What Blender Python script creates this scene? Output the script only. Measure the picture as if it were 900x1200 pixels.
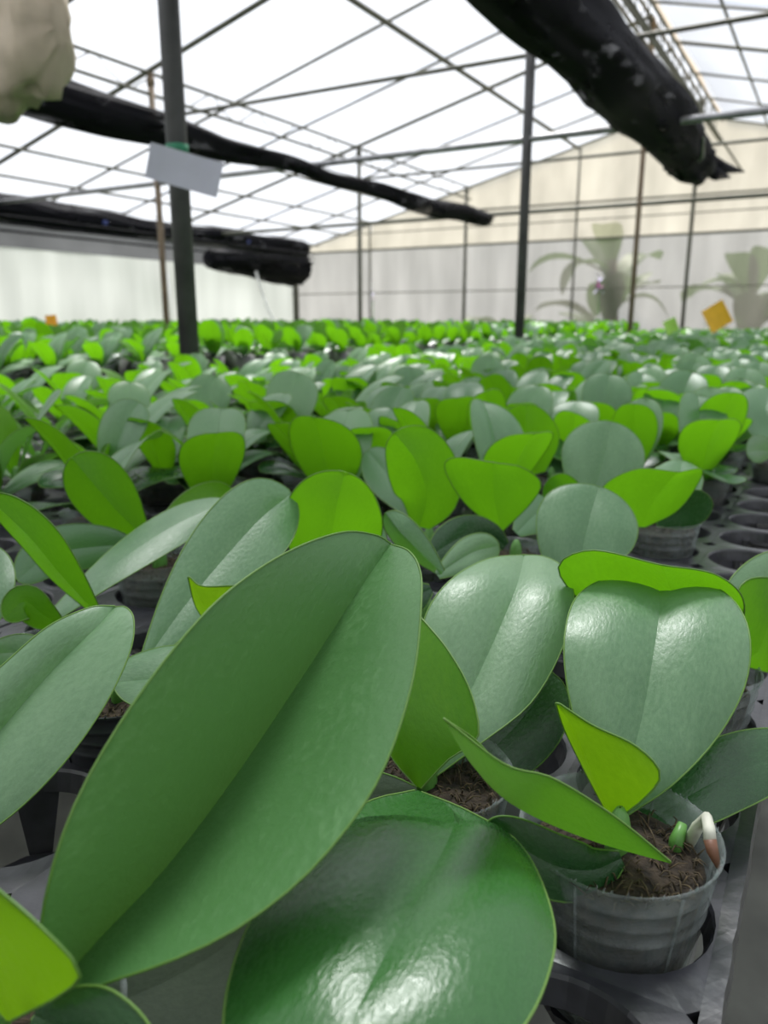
import bpy, bmesh, math, random
import numpy as np
from math import sin, cos, tan, pi, radians, sqrt, atan2
from mathutils import Vector, Matrix, noise

for o in list(bpy.data.objects): bpy.data.objects.remove(o)
SC = bpy.context.scene
COL = SC.collection
random.seed(11)
RNG = random.Random(5)

# ------------------------------------------------------------------ camera
CAMZ = 0.955
PITCH, YAW, FPX = radians(14), radians(30), 900.0
cam_d = bpy.data.cameras.new('camera'); cam = bpy.data.objects.new('camera', cam_d); COL.objects.link(cam)
cam.location = (0, 0, CAMZ); cam.rotation_euler = (pi/2 - PITCH, 0, YAW)
cam_d.lens = 27; cam_d.sensor_width = 36; cam_d.clip_start = .01; cam_d.clip_end = 300
cam_d.dof.use_dof = True; cam_d.dof.focus_distance = .36; cam_d.dof.aperture_fstop = 11.0
SC.camera = cam
# ------------------------------------------------------------------ world, sun, exposure
w = bpy.data.worlds.new('overcast'); SC.world = w; w.use_nodes = True
bg = w.node_tree.nodes['Background']; bg.inputs[0].default_value = (.93, .96, 1, 1); bg.inputs[1].default_value = .95
sd = bpy.data.lights.new('sun', 'SUN'); sun = bpy.data.objects.new('sun', sd); COL.objects.link(sun)
sd.energy = 9.5; sd.angle = radians(17); sd.color = (1, .96, .88)
sun.rotation_euler = Vector((-.28, .52, 1.0)).to_track_quat('Z', 'Y').to_euler()
sun.location = (4, 8, 12)
vs = SC.view_settings
SC.display_settings.display_device = 'sRGB'
vs.view_transform = 'Standard'; vs.look = 'None'; vs.exposure = 0.10; vs.gamma = 1.0; vs.use_curve_mapping = False
SC.cycles.use_denoising = True
SC.cycles.max_bounces = 10; SC.cycles.transparent_max_bounces = 24
SC.cycles.caustics_reflective = False; SC.cycles.caustics_refractive = False

Fv = Vector((-sin(YAW)*cos(PITCH), cos(YAW)*cos(PITCH), -sin(PITCH)))
Rv = Vector((cos(YAW), sin(YAW), 0)); Uv = Rv.cross(Fv); CV = Vector((0, 0, CAMZ))
def at(x, y, d): return CV + (Fv + Rv*((x-450)/FPX) - Uv*((y-600)/FPX))*d       # a measured point: picture position and true distance
def onz(x, y, z):
    r = Fv + Rv*((x-450)/FPX) - Uv*((y-600)/FPX); return CV + r*((z-CAMZ)/r.z)
def proj(p):
    v = Vector(p) - CV; d = v.dot(Fv); return 450+FPX*v.dot(Rv)/d, 600-FPX*v.dot(Uv)/d, d

# ------------------------------------------------------------------ materials
def mat(name):
    m = bpy.data.materials.new(name); m.use_nodes = True; nt = m.node_tree; nt.nodes.clear()
    out = nt.nodes.new('ShaderNodeOutputMaterial')
    return m, nt, out
def N(nt, t, **kw):
    n = nt.nodes.new(t)
    for k, v in kw.items():
        if k in n.inputs: n.inputs[k].default_value = v
        else: setattr(n, k, v)
    return n
def ramp(nt, src, stops):
    r = N(nt, 'ShaderNodeValToRGB'); nt.links.new(src, r.inputs[0]); e = r.color_ramp.elements
    while len(e) < len(stops): e.new(.5)
    for el, (p, c) in zip(e, stops): el.position = p; el.color = (*c, 1) if len(c) == 3 else c
    return r.outputs[0]
def tex(nt, scale, detail=3, coord='Object', stretch=(1, 1, 1), rough=.5):
    tc = N(nt, 'ShaderNodeTexCoord'); mp = N(nt, 'ShaderNodeMapping'); mp.inputs['Scale'].default_value = stretch
    nt.links.new(tc.outputs[coord], mp.inputs[0])
    n = N(nt, 'ShaderNodeTexNoise', Scale=scale, Detail=detail, Roughness=rough); nt.links.new(mp.outputs[0], n.inputs['Vector'])
    return n.outputs['Fac']
def bump(nt, h, strength, dist): 
    b = N(nt, 'ShaderNodeBump', Strength=strength, Distance=dist); nt.links.new(h, b.inputs['Height']); return b.outputs[0]

def leaf_mat(name, c0, c1, tr, rough=.36, spec=.5, trw=.5, fleck=.0):
    """waxy leaf: pigment below a gloss, light passing through the blade"""
    m, nt, out = mat(name)
    p = N(nt, 'ShaderNodeBsdfPrincipled', Roughness=rough); p.inputs['Specular IOR Level'].default_value = spec
    n1 = tex(nt, 26, 6, 'UV', (1, .35, 1), .65); n2 = tex(nt, 520, 4, 'UV', (1, .5, 1), .6)
    oi = N(nt, 'ShaderNodeObjectInfo')
    gr = N(nt, 'ShaderNodeMath', operation='MULTIPLY_ADD'); gr.inputs[1].default_value = .56; nt.links.new(n2, gr.inputs[0])
    g0 = N(nt, 'ShaderNodeMath', operation='SUBTRACT'); g0.inputs[1].default_value = .28; nt.links.new(n1, g0.inputs[0]); nt.links.new(g0.outputs[0], gr.inputs[2])
    mx = N(nt, 'ShaderNodeMath', operation='ADD'); nt.links.new(gr.outputs[0], mx.inputs[0])
    s = N(nt, 'ShaderNodeMath', operation='MULTIPLY_ADD'); s.inputs[1].default_value = .5; s.inputs[2].default_value = -.25
    nt.links.new(oi.outputs['Random'], s.inputs[0]); nt.links.new(s.outputs[0], mx.inputs[1])
    col = ramp(nt, mx.outputs[0], [(.3, c0), (.7, c1)])
    nt.links.new(col, p.inputs['Base Color'])
    rr = ramp(nt, n2, [(.3, (rough-.07,)*3), (.7, (rough+.1,)*3)]); nt.links.new(rr, p.inputs['Roughness'])
    nb = bump(nt, n2, .40, .0008); nt.links.new(nb, p.inputs['Normal'])
    t = N(nt, 'ShaderNodeBsdfTranslucent'); 
    tcol = ramp(nt, mx.outputs[0], [(.25, tuple(v*.82 for v in tr)), (.75, tr)]); nt.links.new(tcol, t.inputs[0])
    mixs = N(nt, 'ShaderNodeMixShader'); mixs.inputs[0].default_value = trw
    nt.links.new(p.outputs[0], mixs.inputs[1]); nt.links.new(t.outputs[0], mixs.inputs[2])
    nt.links.new(mixs.outputs[0], out.inputs[0]); return m
M_LEAF = leaf_mat('leaf_mature', (.085, .21, .085), (.18, .33, .165), (.14, .42, .02), rough=.38, spec=.9, trw=.30)
M_BIG = leaf_mat('leaf_mature_broad', (.075, .20, .06), (.15, .31, .125), (.12, .30, .03), rough=.42, spec=.7, trw=.22)
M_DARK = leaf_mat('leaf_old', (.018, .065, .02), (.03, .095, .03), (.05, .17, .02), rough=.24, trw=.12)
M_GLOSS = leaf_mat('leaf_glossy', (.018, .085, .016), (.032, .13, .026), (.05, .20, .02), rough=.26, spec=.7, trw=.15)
M_YOUNG_BACKLIT = leaf_mat('leaf_young_backlit', (.065, .23, .010), (.11, .28, .015), (.17, .49, .006), rough=.38, spec=.35, trw=.5)  # young leaves, and mature undersides with their backlit green put into the colour
M_NEW = leaf_mat('leaf_new', (.17, .36, .008), (.23, .43, .01), (.31, .64, .006), rough=.4, spec=.35, trw=.45)
M_GREY = leaf_mat('leaf_grey_sheen', (.12, .16, .11), (.18, .22, .16), (.1, .2, .05), rough=.45, trw=.1)  # grey sky reflection on a lower leaf, put into its colour
def plain(name, c, rough=.5, metal=0, spec=.5, var=.25, scale=30, bmp=0, bd=.002, stretch=(1, 1, 1)):
    m, nt, out = mat(name); p = N(nt, 'ShaderNodeBsdfPrincipled', Roughness=rough, Metallic=metal); p.inputs['Specular IOR Level'].default_value = spec
    n = tex(nt, scale, 4, 'Object', stretch)
    nt.links.new(ramp(nt, n, [(.3, tuple(v*(1-var) for v in c)), (.7, tuple(min(1, v*(1+var)) for v in c))]), p.inputs['Base Color'])
    if bmp: nt.links.new(bump(nt, n, bmp, bd), p.inputs['Normal'])
    nt.links.new(p.outputs[0], out.inputs[0]); return m
M_RIM = leaf_mat('leaf_margin', (.15, .30, .06), (.20, .36, .08), (.2, .42, .04), rough=.4, trw=.35)
M_STEM = plain('stem_green', (.10, .26, .05), .4)
M_TRAY = plain('tray_plastic', (.026, .026, .032), .34, spec=.7, var=.5, scale=60, bmp=.35, bd=.002, stretch=(1, 1, 1))
M_STEEL = plain('post_steel', (.07, .07, .07), .5, .3, scale=12)
M_RUST = plain('old_pipe', (.17, .125, .08), .6, .2, scale=10)
M_FRAME = plain('roof_pipe', (.10, .10, .075), .55, .2, scale=8)
M_GALV = plain('galvanised', (.3, .3, .31), .4, .8, scale=15)
M_BLUE = plain('blue_clip', (.03, .05, .2), .5)
M_MOSS = plain('sphagnum_bark', (.030, .021, .012), .95, var=.8, scale=160, bmp=1, bd=.004)
M_FIBRE = plain('moss_fibre', (.07, .05, .025), .9, var=.6, scale=200)
M_ROOTW = plain('root_white', (.62, .62, .52), .6, scale=80)
M_ROOTB = plain('root_tip', (.17, .075, .04), .5, scale=80)
M_FLOOR = plain('concrete', (.12, .123, .105), .8, var=.35, scale=6, bmp=.3, bd=.004)
M_SOIL = plain('outside_ground', (.22, .25, .16), .9, scale=1)
M_CARD = plain('white_card', (.52, .52, .62), .5, var=.06, scale=12)
M_GREENTAPE = plain('green_tape', (.02, .2, .1), .5)
M_YEL = plain('yellow_card', (.85, .48, .02), .5, var=.08)
M_ORG = plain('orange_card', (.9, .42, .02), .5, var=.08)
M_LIME = plain('lime_tag', (.42, .75, .12), .5, var=.1)
M_MAG = plain('magenta_petal', (.45, .03, .35), .5)
M_PALEP = plain('pale_petal', (.6, .55, .75), .5)
M_CLOTH = plain('beige_cloth', (.58, .49, .38), .75, var=.15, scale=8, bmp=.3, bd=.02)
M_HOSE = plain('white_hose', (.8, .8, .76), .5)
M_BARKT = plain('tree_bark', (.12, .09, .06), .9)
M_TREE = leaf_mat('tree_leaf', (.03, .09, .03), (.06, .14, .04), (.08, .22, .02), rough=.5, trw=.25)

def film(name, c, fac, var=.12, scale=1.2, stretch=(1, 1, 1), tc=(1, 1, 1)):
    m, nt, out = mat(name)
    n = tex(nt, scale, 4, 'Object', stretch)
    col = ramp(nt, n, [(.3, tuple(v*(1-var) for v in c)), (.7, c)])
    t = N(nt, 'ShaderNodeBsdfTranslucent'); nt.links.new(col, t.inputs[0])
    d = N(nt, 'ShaderNodeBsdfDiffuse'); nt.links.new(col, d.inputs[0])
    a = N(nt, 'ShaderNodeMixShader'); a.inputs[0].default_value = .2; nt.links.new(t.outputs[0], a.inputs[1]); nt.links.new(d.outputs[0], a.inputs[2])
    tr = N(nt, 'ShaderNodeBsdfTransparent', Color=(*tc, 1)); nt.links.new(ramp(nt, n, [(.28, tuple(v*(1-var*1.2) for v in tc)), (.72, tc)]), tr.inputs[0])
    mx = N(nt, 'ShaderNodeMixShader'); mx.inputs[0].default_value = fac
    nt.links.new(tr.outputs[0], mx.inputs[1]); nt.links.new(a.outputs[0], mx.inputs[2]); nt.links.new(mx.outputs[0], out.inputs[0]); return m
M_ROOF = film('roof_film', (.90, .93, 1.0), .30, .18, 1.1, (1, .6, 1), (.92, .945, 1))
M_ROOF2 = film('roof_film_grey', (.66, .69, .76), .5, .4, .9, (1, .3, 1), (.8, .83, .9))  # greyer film, tone varied at random
M_WALLG = film('wall_film_beige', (.40, .385, .36), .42, .30, 1.4, (2.2, 1, .35), (.74, .72, .69))
M_WALLL = film('wall_film_grey', (.72, .74, .74), .75, .25, 1.0, (1, 2.5, .4), (.55, .55, .55))
M_GAB = film('gable_film_beige', (.66, .60, .50), .5, .30, 1.4, (2, 1, .6), (.90, .85, .75))
M_RIDGE = film('ridge_curtain', (.85, .72, .58), .8, .12, 1.0, (1, 1, 1), (.8, .7, .6))
def netmat(name, open_):
    m, nt, out = mat(name)
    p = N(nt, 'ShaderNodeBsdfPrincipled', Roughness=.8); p.inputs['Base Color'].default_value = (.004, .004, .007, 1); p.inputs['Specular IOR Level'].default_value = .15
    n = tex(nt, 9, 5, 'Object', (1, .35, 1))
    f = ramp(nt, n, [(.50, (0, 0, 0)), (.80, (open_,)*3)])
    tr = N(nt, 'ShaderNodeBsdfTransparent'); mx = N(nt, 'ShaderNodeMixShader')
    nt.links.new(f, mx.inputs[0]); nt.links.new(p.outputs[0], mx.inputs[1]); nt.links.new(tr.outputs[0], mx.inputs[2]); nt.links.new(mx.outputs[0], out.inputs[0]); return m
M_NET = netmat('shade_net', .55)
M_NETG = film('side_net', (.12, .12, .13), .75, .3, 2, (1, 1, 1), (.5, .5, .5))
def clearmat():
    m, nt, out = mat('clear_pot_plastic')
    n = tex(nt, 45, 4)
    d = N(nt, 'ShaderNodeBsdfPrincipled', Roughness=.22); d.inputs['Base Color'].default_value = (.46, .50, .50, 1)
    tr = N(nt, 'ShaderNodeBsdfTransparent', Color=(.90, .93, .92, 1)); mx = N(nt, 'ShaderNodeMixShader')
    f = ramp(nt, n, [(.3, (.10,)*3), (.75, (.34,)*3)]); nt.links.new(f, mx.inputs[0])
    nt.links.new(tr.outputs[0], mx.inputs[1]); nt.links.new(d.outputs[0], mx.inputs[2]); nt.links.new(mx.outputs[0], out.inputs[0]); return m
M_CLEAR = clearmat()
M_POTB = plain('black_pot_plastic', (.03, .032, .04), .35, var=.3, scale=60)

# ------------------------------------------------------------------ builders
def link(name, me, parent=None, mats=()):
    o = bpy.data.objects.new(name, me); COL.objects.link(o)
    if me is not None:
        for m in (mats if isinstance(mats, (list, tuple)) else [mats]): me.materials.append(m)
    if parent is not None: o.parent = parent
    return o
def tag(o, label=None, cat=None, group=None, kind=None):
    if label: o['label'] = label
    if cat: o['category'] = cat
    if group: o['group'] = group
    if kind: o['kind'] = kind
    return o
def empty(name, loc=(0, 0, 0), rz=0):
    o = bpy.data.objects.new(name, None); COL.objects.link(o); o.location = loc; o.rotation_euler.z = rz; o.empty_display_size = .02; return o
def mesh(name, v, f, smooth=True):
    me = bpy.data.meshes.new(name); me.from_pydata([tuple(p) for p in v], [], f); me.update()
    if smooth: me.polygons.foreach_set('use_smooth', [True]*len(me.polygons))
    return me
def box(v, f, x0, x1, y0, y1, z0, z1):
    b = len(v); v += [(x0, y0, z0), (x1, y0, z0), (x1, y1, z0), (x0, y1, z0), (x0, y0, z1), (x1, y0, z1), (x1, y1, z1), (x0, y1, z1)]
    f += [tuple(b+i for i in q) for q in ((0, 3, 2, 1), (4, 5, 6, 7), (0, 1, 5, 4), (1, 2, 6, 5), (2, 3, 7, 6), (3, 0, 4, 7))]
def tube(v, f, pts, r, seg=10, cap=True):
    pts = [Vector(p) for p in pts]; n = len(pts); rs = r if isinstance(r, (list, tuple)) else [r]*n
    b = len(v); up = None
    for i, p in enumerate(pts):
        t = (pts[min(i+1, n-1)] - pts[max(i-1, 0)]).normalized()
        if up is None: up = Vector((0, 0, 1)) if abs(t.z) < .9 else Vector((1, 0, 0))
        a = t.cross(up).normalized(); up = a.cross(t).normalized()
        for k in range(seg):
            q = 2*pi*k/seg; v.append(tuple(p + (a*cos(q) + up*sin(q))*rs[i]))
    for i in range(n-1):
        for k in range(seg):
            k2 = (k+1) % seg; f.append((b+i*seg+k, b+i*seg+k2, b+(i+1)*seg+k2, b+(i+1)*seg+k))
    if cap:
        f.append(tuple(b+k for k in range(seg))[::-1]); f.append(tuple(b+(n-1)*seg+k for k in range(seg)))
def tubeobj(name, pts, r, m, parent=None, seg=10):
    v, f = [], []; tube(v, f, pts, r, seg); return link(name, mesh(name, v, f), parent, m)
def rev(v, f, prof, seg=32, wob=0):
    b = len(v); n = len(prof)
    for i, (r, z) in enumerate(prof):
        for k in range(seg):
            q = 2*pi*k/seg; rr = r*(1+wob*sin(3*q+1)*(z > 0))
            v.append((rr*cos(q), rr*sin(q), z))
    for i in range(n-1):
        for k in range(seg):
            k2 = (k+1) % seg; f.append((b+i*seg+k, b+i*seg+k2, b+(i+1)*seg+k2, b+(i+1)*seg+k))

def catmull(P, n):
    P = [np.array(p, float) for p in P]; m = len(P)-1; out = []
    E = [2*P[0]-P[1]] + P + [2*P[-1]-P[-2]]
    for j in range(n+1):
        u = j/n*m; i = min(int(u), m-1); t = u-i; a, b, c, d = E[i:i+4]
        out.append(.5*(2*b+(c-a)*t+(2*a-5*b+4*c-d)*t*t+(-a+3*b-3*c+d)*t**3))
    return out
TS = [-1, -.93, -.8, -.6, -.38, -.18, -.05, 0, .05, .18, .38, .6, .8, .93, 1]
TSL = [-1, -.75, -.4, -.06, .06, .4, .75, 1]
TSX = [-1, -.5, 0, .5, 1]
def loft(mid, left, right, up, bulge, ts, rim=.00045, groove=.0):
    """blade between two margins and a midrib (lists of 3-D points of equal length); returns verts, faces, uv, faces of the margin bead"""
    n = len(mid); k = len(ts); v = []; uv = []; f = []
    L = 0; cum = [0]
    for i in range(1, n): L += np.linalg.norm(mid[i]-mid[i-1]); cum.append(L)
    for i in range(n):
        w2 = np.linalg.norm(left[i]-right[i])/2
        tv = mid[min(i+1, n-1)]-mid[max(i-1, 0)]; cr = right[i]-left[i]
        nr = np.cross(cr, tv); ln = np.linalg.norm(nr); nr = nr/ln if ln > 1e-9 else np.array(up, float)
        if np.dot(nr, up) < 0: nr = -nr
        for t in ts:
            e = right[i] if t > 0 else left[i]; a = abs(t)
            p = mid[i]*(1-a)+e*a + nr*(bulge*w2*2.2*(a*(1-a))*(1-.75*(i/(n-1))**3) )
            v.append(p); uv.append((t*w2, cum[i]))
    for i in range(n-1):
        for j in range(k-1): f.append((i*k+j, i*k+j+1, (i+1)*k+j+1, (i+1)*k+j))
    nb = len(f)
    if rim:
        loop = [v[i*k] for i in range(n)] + [v[i*k+k-1] for i in range(n-2, -1, -1)]
        tv_, tf = [], []; tube(tv_, tf, loop, rim, 5, False); b = len(v)
        v += [np.array(q) for q in tv_]; uv += [(0, 0)]*len(tv_); f += [tuple(b+q for q in g) for g in tf]
    if 0 in ts: CREASE[id(f)] = (f, {(i*k+ts.index(0), (i+1)*k+ts.index(0)) for i in range(n-1)})
    return v, f, uv, nb
CREASE = {}
def leaf_mesh(name, data):
    v, f, uv, nb = data; me = mesh(name, v, f)
    cs = CREASE.get(id(f), (None, ()))[1]
    if cs:
        for e in me.edges:
            if tuple(sorted(e.vertices)) in cs: e.use_edge_sharp = True
    ul = me.uv_layers.new(name='UVMap'); idx = np.empty(len(me.loops), int); me.loops.foreach_get('vertex_index', idx)
    ul.data.foreach_set('uv', np.array(uv)[idx].ravel())
    if nb < len(f): me.polygons.foreach_set('material_index', [0]*nb+[1]*(len(f)-nb))
    return me
def prof(kind, s):
    b, sm, p = {'std': (.24, .60, 2.2), 'wide': (.26, .50, 2.3), 'top': (.16, .66, 2.3), 'round': (.32, .56, 2.1)}[kind]
    if s < sm: return b+(1-b)*sin(pi/2*s/sm)
    return max(.015, 1-((s-sm)/(1-sm))**p)**.5
def ssteps(n): return [1-(1-i/n)**1.7 if True else i/n for i in range(n+1)]

def arcs(P, ss):
    P = np.array(P); c = np.concatenate([[0], np.cumsum(np.linalg.norm(np.diff(P, axis=0), axis=1))]); c /= c[-1]
    return [np.array([np.interp(t, c, P[:, j]) for j in range(3)]) for t in ss]
def rel(o, M): 
    """keep a mesh built at its true place, parented to a thing whose base is M"""
    o.matrix_parent_inverse = Matrix.Identity(4)
def hero_leaf(plant, name, mid, wl, wr, m, kind='std', fl=0.0, fr=0.0, bulge=.12, face=1, label=None, ns=26):
    """mid: (x, y, distance) along the midrib; wl/wr: half widths at the widest (picture px at that distance); fl/fr: metres the margins stand nearer (-) or farther (+)"""
    mp = catmull(mid, 60)
    c = catmull([at(*p) for p in mid], 60)
    ss = ssteps(ns); M_, L_, R_ = [], [], []
    cum = [0]
    for i in range(60): cum.append(cum[-1]+np.linalg.norm(c[i+1]-c[i]))
    cum = np.array(cum)/cum[-1]
    C3 = np.array(c); C2 = np.array(mp)
    base = np.array(plant.location)
    for s in ss:
        q = np.array([np.interp(s, cum, C2[:, j]) for j in range(3)])
        q2 = np.array([np.interp(min(1, s+.04), cum, C2[:, j]) for j in range(3)]); q1 = np.array([np.interp(max(0, s-.04), cum, C2[:, j]) for j in range(3)])
        dr = (q2-q1)[:2]; dr = dr/np.linalg.norm(dr); nl = np.array([dr[1], -dr[0]])        # left of the direction of growth (picture y down)
        wv = prof(kind, s)
        M_.append(np.array(at(*q))-base)
        L_.append(np.array(at(q[0]+nl[0]*wl*wv, q[1]+nl[1]*wl*wv, q[2]+fl*wv))-base)
        R_.append(np.array(at(q[0]-nl[0]*wr*wv, q[1]-nl[1]*wr*wv, q[2]+fr*wv))-base)
    up = -np.array(Fv)*face
    me = leaf_mesh(name, loft(M_, L_, R_, up, bulge, TS, groove=.002))
    o = link('leaf', me, plant, [m, M_RIM])
    if label: o['label'] = label
    return o
def hero_leaf3(plant, name, mid, left, right, m, bulge=.08, face=1, label=None, ns=26):
    base = np.array(plant.location); g = lambda P: [q-base for q in arcs(catmull([at(*p) for p in P], 90), ssteps(ns))]
    me = leaf_mesh(name, loft(g(mid), g(left), g(right), -np.array(Fv)*face, bulge, TS, groove=.002))
    o = link('leaf', me, plant, [m, M_RIM])
    if label: o['label'] = label
    return o

# ================================================================== the greenhouse
RX, BX, EX, GY = -1.735, -4.76, -7.90, 10.7            # ridge row, inner post row, left eave, far gable
YB, EXR = -3.3, 4.5
TRUSS = [-1.3, 1.80, 4.7, 7.7, GY-.14]
TIE = CAMZ+1.04
def zroof(x): return CAMZ+3.005-.245*abs(x) if x <= RX else CAMZ+2.59-.20-.245*(x-RX)
# floor and the ground outside
v, f = [], []; box(v, f, EX, EXR, YB, GY, -.12, 0); fl = tag(link('floor', mesh('floor', v, f, False), None, M_FLOOR), 'grey concrete greenhouse floor', kind='structure')
v, f = [], []; box(v, f, -60, 60, -50, 80, -.4, -.14); tag(link('ground', mesh('ground', v, f, False), None, M_SOIL), 'bare ground outside the greenhouse', kind='structure')
# walls of film
def sheet(name, pts, n1, n2, m, parent=None, amp=.015, seed=0, thick=.002):
    """slightly billowing sheet between four corners (a,b,c,d), with real thickness"""
    a, b, c, d = [Vector(p) for p in pts]; v, f = [], []
    nr = (b-a).cross(d-a).normalized()
    for side in (0, 1):
        for j in range(n2+1):
            for i in range(n1+1):
                p = a.lerp(b, i/n1).lerp(d.lerp(c, i/n1), j/n2)
                v.append(p + nr*(noise.noise(p*1.7+Vector((seed, 0, 0)))*amp + side*thick))
    q = (n1+1)*(n2+1)
    for j in range(n2):
        for i in range(n1):
            k = j*(n1+1)+i; f.append((k, k+1, k+n1+2, k+n1+1)); 
    f2 = f[:]
    me = mesh(name, v[:q], f2); return link(name, me, parent, m)
def wall(name, label): o = empty(name); tag(o, label, kind='structure'); return o
wb = wall('wall_back', 'far gable wall of hazy beige plastic sheet in panels')
xs = [EX, -6.4, BX, -3.2, RX, 0.0, 1.5, 3.0, EXR]
for a, b in zip(xs, xs[1:]):
    sheet('film_panel', [(a, GY, 0), (b, GY, 0), (b, GY, TIE), (a, GY, TIE)], 10, 14, M_WALLG, wb, .03, a)
    za, zb = zroof(min(a, RX) if a <= RX else a), zroof(b)
    if b > RX and a == RX: za = zroof(RX+.001)
    sheet('gable_panel', [(a, GY, TIE+.004), (b, GY, TIE+.004), (b, GY, zb), (a, GY, za)], 8, 6, M_GAB, wb, .03, a+9)
wl = wall('wall_left', 'long side wall of grey white plastic sheet')
for k in range(5):
    y0 = YB+k*2.8; sheet('film_panel', [(EX, y0, 0), (EX, y0+2.8, 0), (EX, y0+2.8, zroof(EX)-.3), (EX, y0, zroof(EX)-.3)], 12, 10, M_WALLL, wl, .05, k)
    sheet('side_net', [(EX, y0, zroof(EX)-.3), (EX, y0+2.8, zroof(EX)-.3), (EX, y0+2.8, zroof(EX)), (EX, y0, zroof(EX))], 8, 3, M_NETG, wl, .03, k)
wr = wall('wall_right', 'long side wall of plastic sheet across the aisle')
for k in range(5):
    y0 = YB+k*2.8; sheet('film_panel', [(EXR, y0, 0), (EXR, y0+2.8, 0), (EXR, y0+2.8, zroof(EXR)), (EXR, y0, zroof(EXR))], 6, 6, M_WALLL, wr, .03, k)
wf = wall('wall_front', 'gable wall of plastic sheet opposite the far one')
for a, b in zip(xs, xs[1:]):
    sheet('film_panel', [(a, YB, 0), (b, YB, 0), (b, YB, zroof(b)), (a, YB, zroof(RX+.001) if a == RX else zroof(a))], 4, 6, M_WALLL, wf, .02, a)
# roof of film strips
rf = wall('roof', 'pitched roof of bright translucent white plastic sheet')
ys = list(np.arange(YB, GY+.01, 2.0)); ys[-1] = GY
for a, b in zip(ys, ys[1:]):
    for x0, x1 in ((EX-.05, BX), (BX, -3.24), (-3.24, RX)):
        sheet('film_strip', [(x0, a, zroof(x0)+.03), (x1, a, zroof(x1)+.03), (x1, b+.06, zroof(x1)+.034), (x0, b+.06, zroof(x0)+.034)], 6, 4, M_ROOF, rf, .02, a)
    sheet('film_strip', [(RX+.25, a, zroof(RX+.25)+.03), (EXR+.05, a, zroof(EXR)+.03), (EXR+.05, b+.06, zroof(EXR)+.034), (RX+.25, b+.06, zroof(RX+.25)+.034)], 10, 4, M_ROOF2, rf, .02, a+3)
    sheet('ridge_curtain', [(RX+.27, a, zroof(RX+.27)-.02), (RX+.27, b, zroof(RX+.27)-.02), (RX+.03, b, zroof(RX)+.03), (RX+.03, a, zroof(RX)+.03)], 8, 3, M_RIDGE, rf, .02, a)
# roof frame: every pipe is a piece
fr = tag(empty('roof_frame'), 'steel pipe roof frame of rafters, purlins, lattice girders and tie beams', kind='structure')
for i, y in enumerate(np.arange(-1.3, GY+.01, 1.0)):
    main = min(abs(y-t) for t in TRUSS) < .12; r = .020 if main else .013
    tubeobj('rafter', [(EX, y, zroof(EX)), (BX, y, zroof(BX)), (RX, y, zroof(RX))], r, M_FRAME, fr, 8)
    tubeobj('rafter', [(RX+.2, y, zroof(RX+.2)), (EXR, y, zroof(EXR))], r*.8, M_FRAME, fr, 8)
for x, r in ((-7.4, .014), (-6.85, .014), (-6.3, .014), (-5.6, .014), (-3.24, .022), (-2.4, .012)):
    tubeobj('purlin', [(x, YB, zroof(x)-.03), (x, GY, zroof(x)-.03)], r, M_FRAME, fr, 8)
for x, r in ((-1.0, .012), (-.2, .02), (.9, .014), (2.2, .014)):
    tubeobj('purlin', [(x, YB, zroof(x)-.03), (x, GY, zroof(x)-.03)], r, M_FRAME, fr, 8)
tubeobj('eave_pipe', [(EX, YB, zroof(EX)), (EX, GY, zroof(EX))], .03, M_FRAME, fr)
def girder(x, z, gap, step, r, dx=0):
    g = tubeobj('girder', [(x, YB, z), (x, GY, z)], r, M_FRAME, fr, 8)
    tubeobj('girder_chord', [(x+dx, YB, z-gap), (x+dx, GY, z-gap)], r, M_FRAME, g, 8)
    v, f = [], []; y = YB; k = 0
    while y+step < GY:
        tube(v, f, [(x, y, z), (x+dx*.5, y+step*.15, z-gap*.5), (x+dx, y+step*.5, z-gap)] if k % 2 else [(x+dx, y, z-gap), (x, y+step*.5, z)], .005, 4); y += step*.6; k += 1
    o = link('lattice', mesh('lattice', v, f), g, M_FRAME); o['kind'] = 'stuff'
girder(BX, zroof(BX)-.02, .15, .5, .014)
girder(RX, zroof(RX)-.04, .24, .4, .015)
girder(RX+.22, zroof(RX+.22)-.02, .24, .4, .013)
tubeobj('purlin', [(-1.25, YB, CAMZ+1.75), (-1.25, GY, CAMZ+1.75)], .012, M_FRAME, fr, 8)
for y in TRUSS:
    t = tubeobj('tie_beam', [(EX, y, TIE), (EXR, y, TIE)], .020 if y < 9 else .016, M_GALV if 4 < y < 5 else M_FRAME, fr)
    tubeobj('collar_beam', [(BX, y, TIE+.46), (EXR, y, TIE+.42)], .014, M_FRAME, fr, 8)
    if 4 < y < 5:
        v, f = [], []; tube(v, f, [(-1.02, y, TIE), (-.9, y, TIE)], .026); link('blue_sleeve', mesh('sleeve', v, f), t, M_BLUE)
for x in (-6.4, -3.2, 0.0, 1.5): tubeobj('gable_stud', [(x, GY-.05, 0), (x, GY-.05, zroof(x)-.02)], .016, M_FRAME, wb, 8)
for z in (.95+.42, TIE+.25): tubeobj('gable_rail', [(EX, GY-.06, z), (EXR, GY-.06, z)], .008, M_FRAME, wb, 8)
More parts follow.
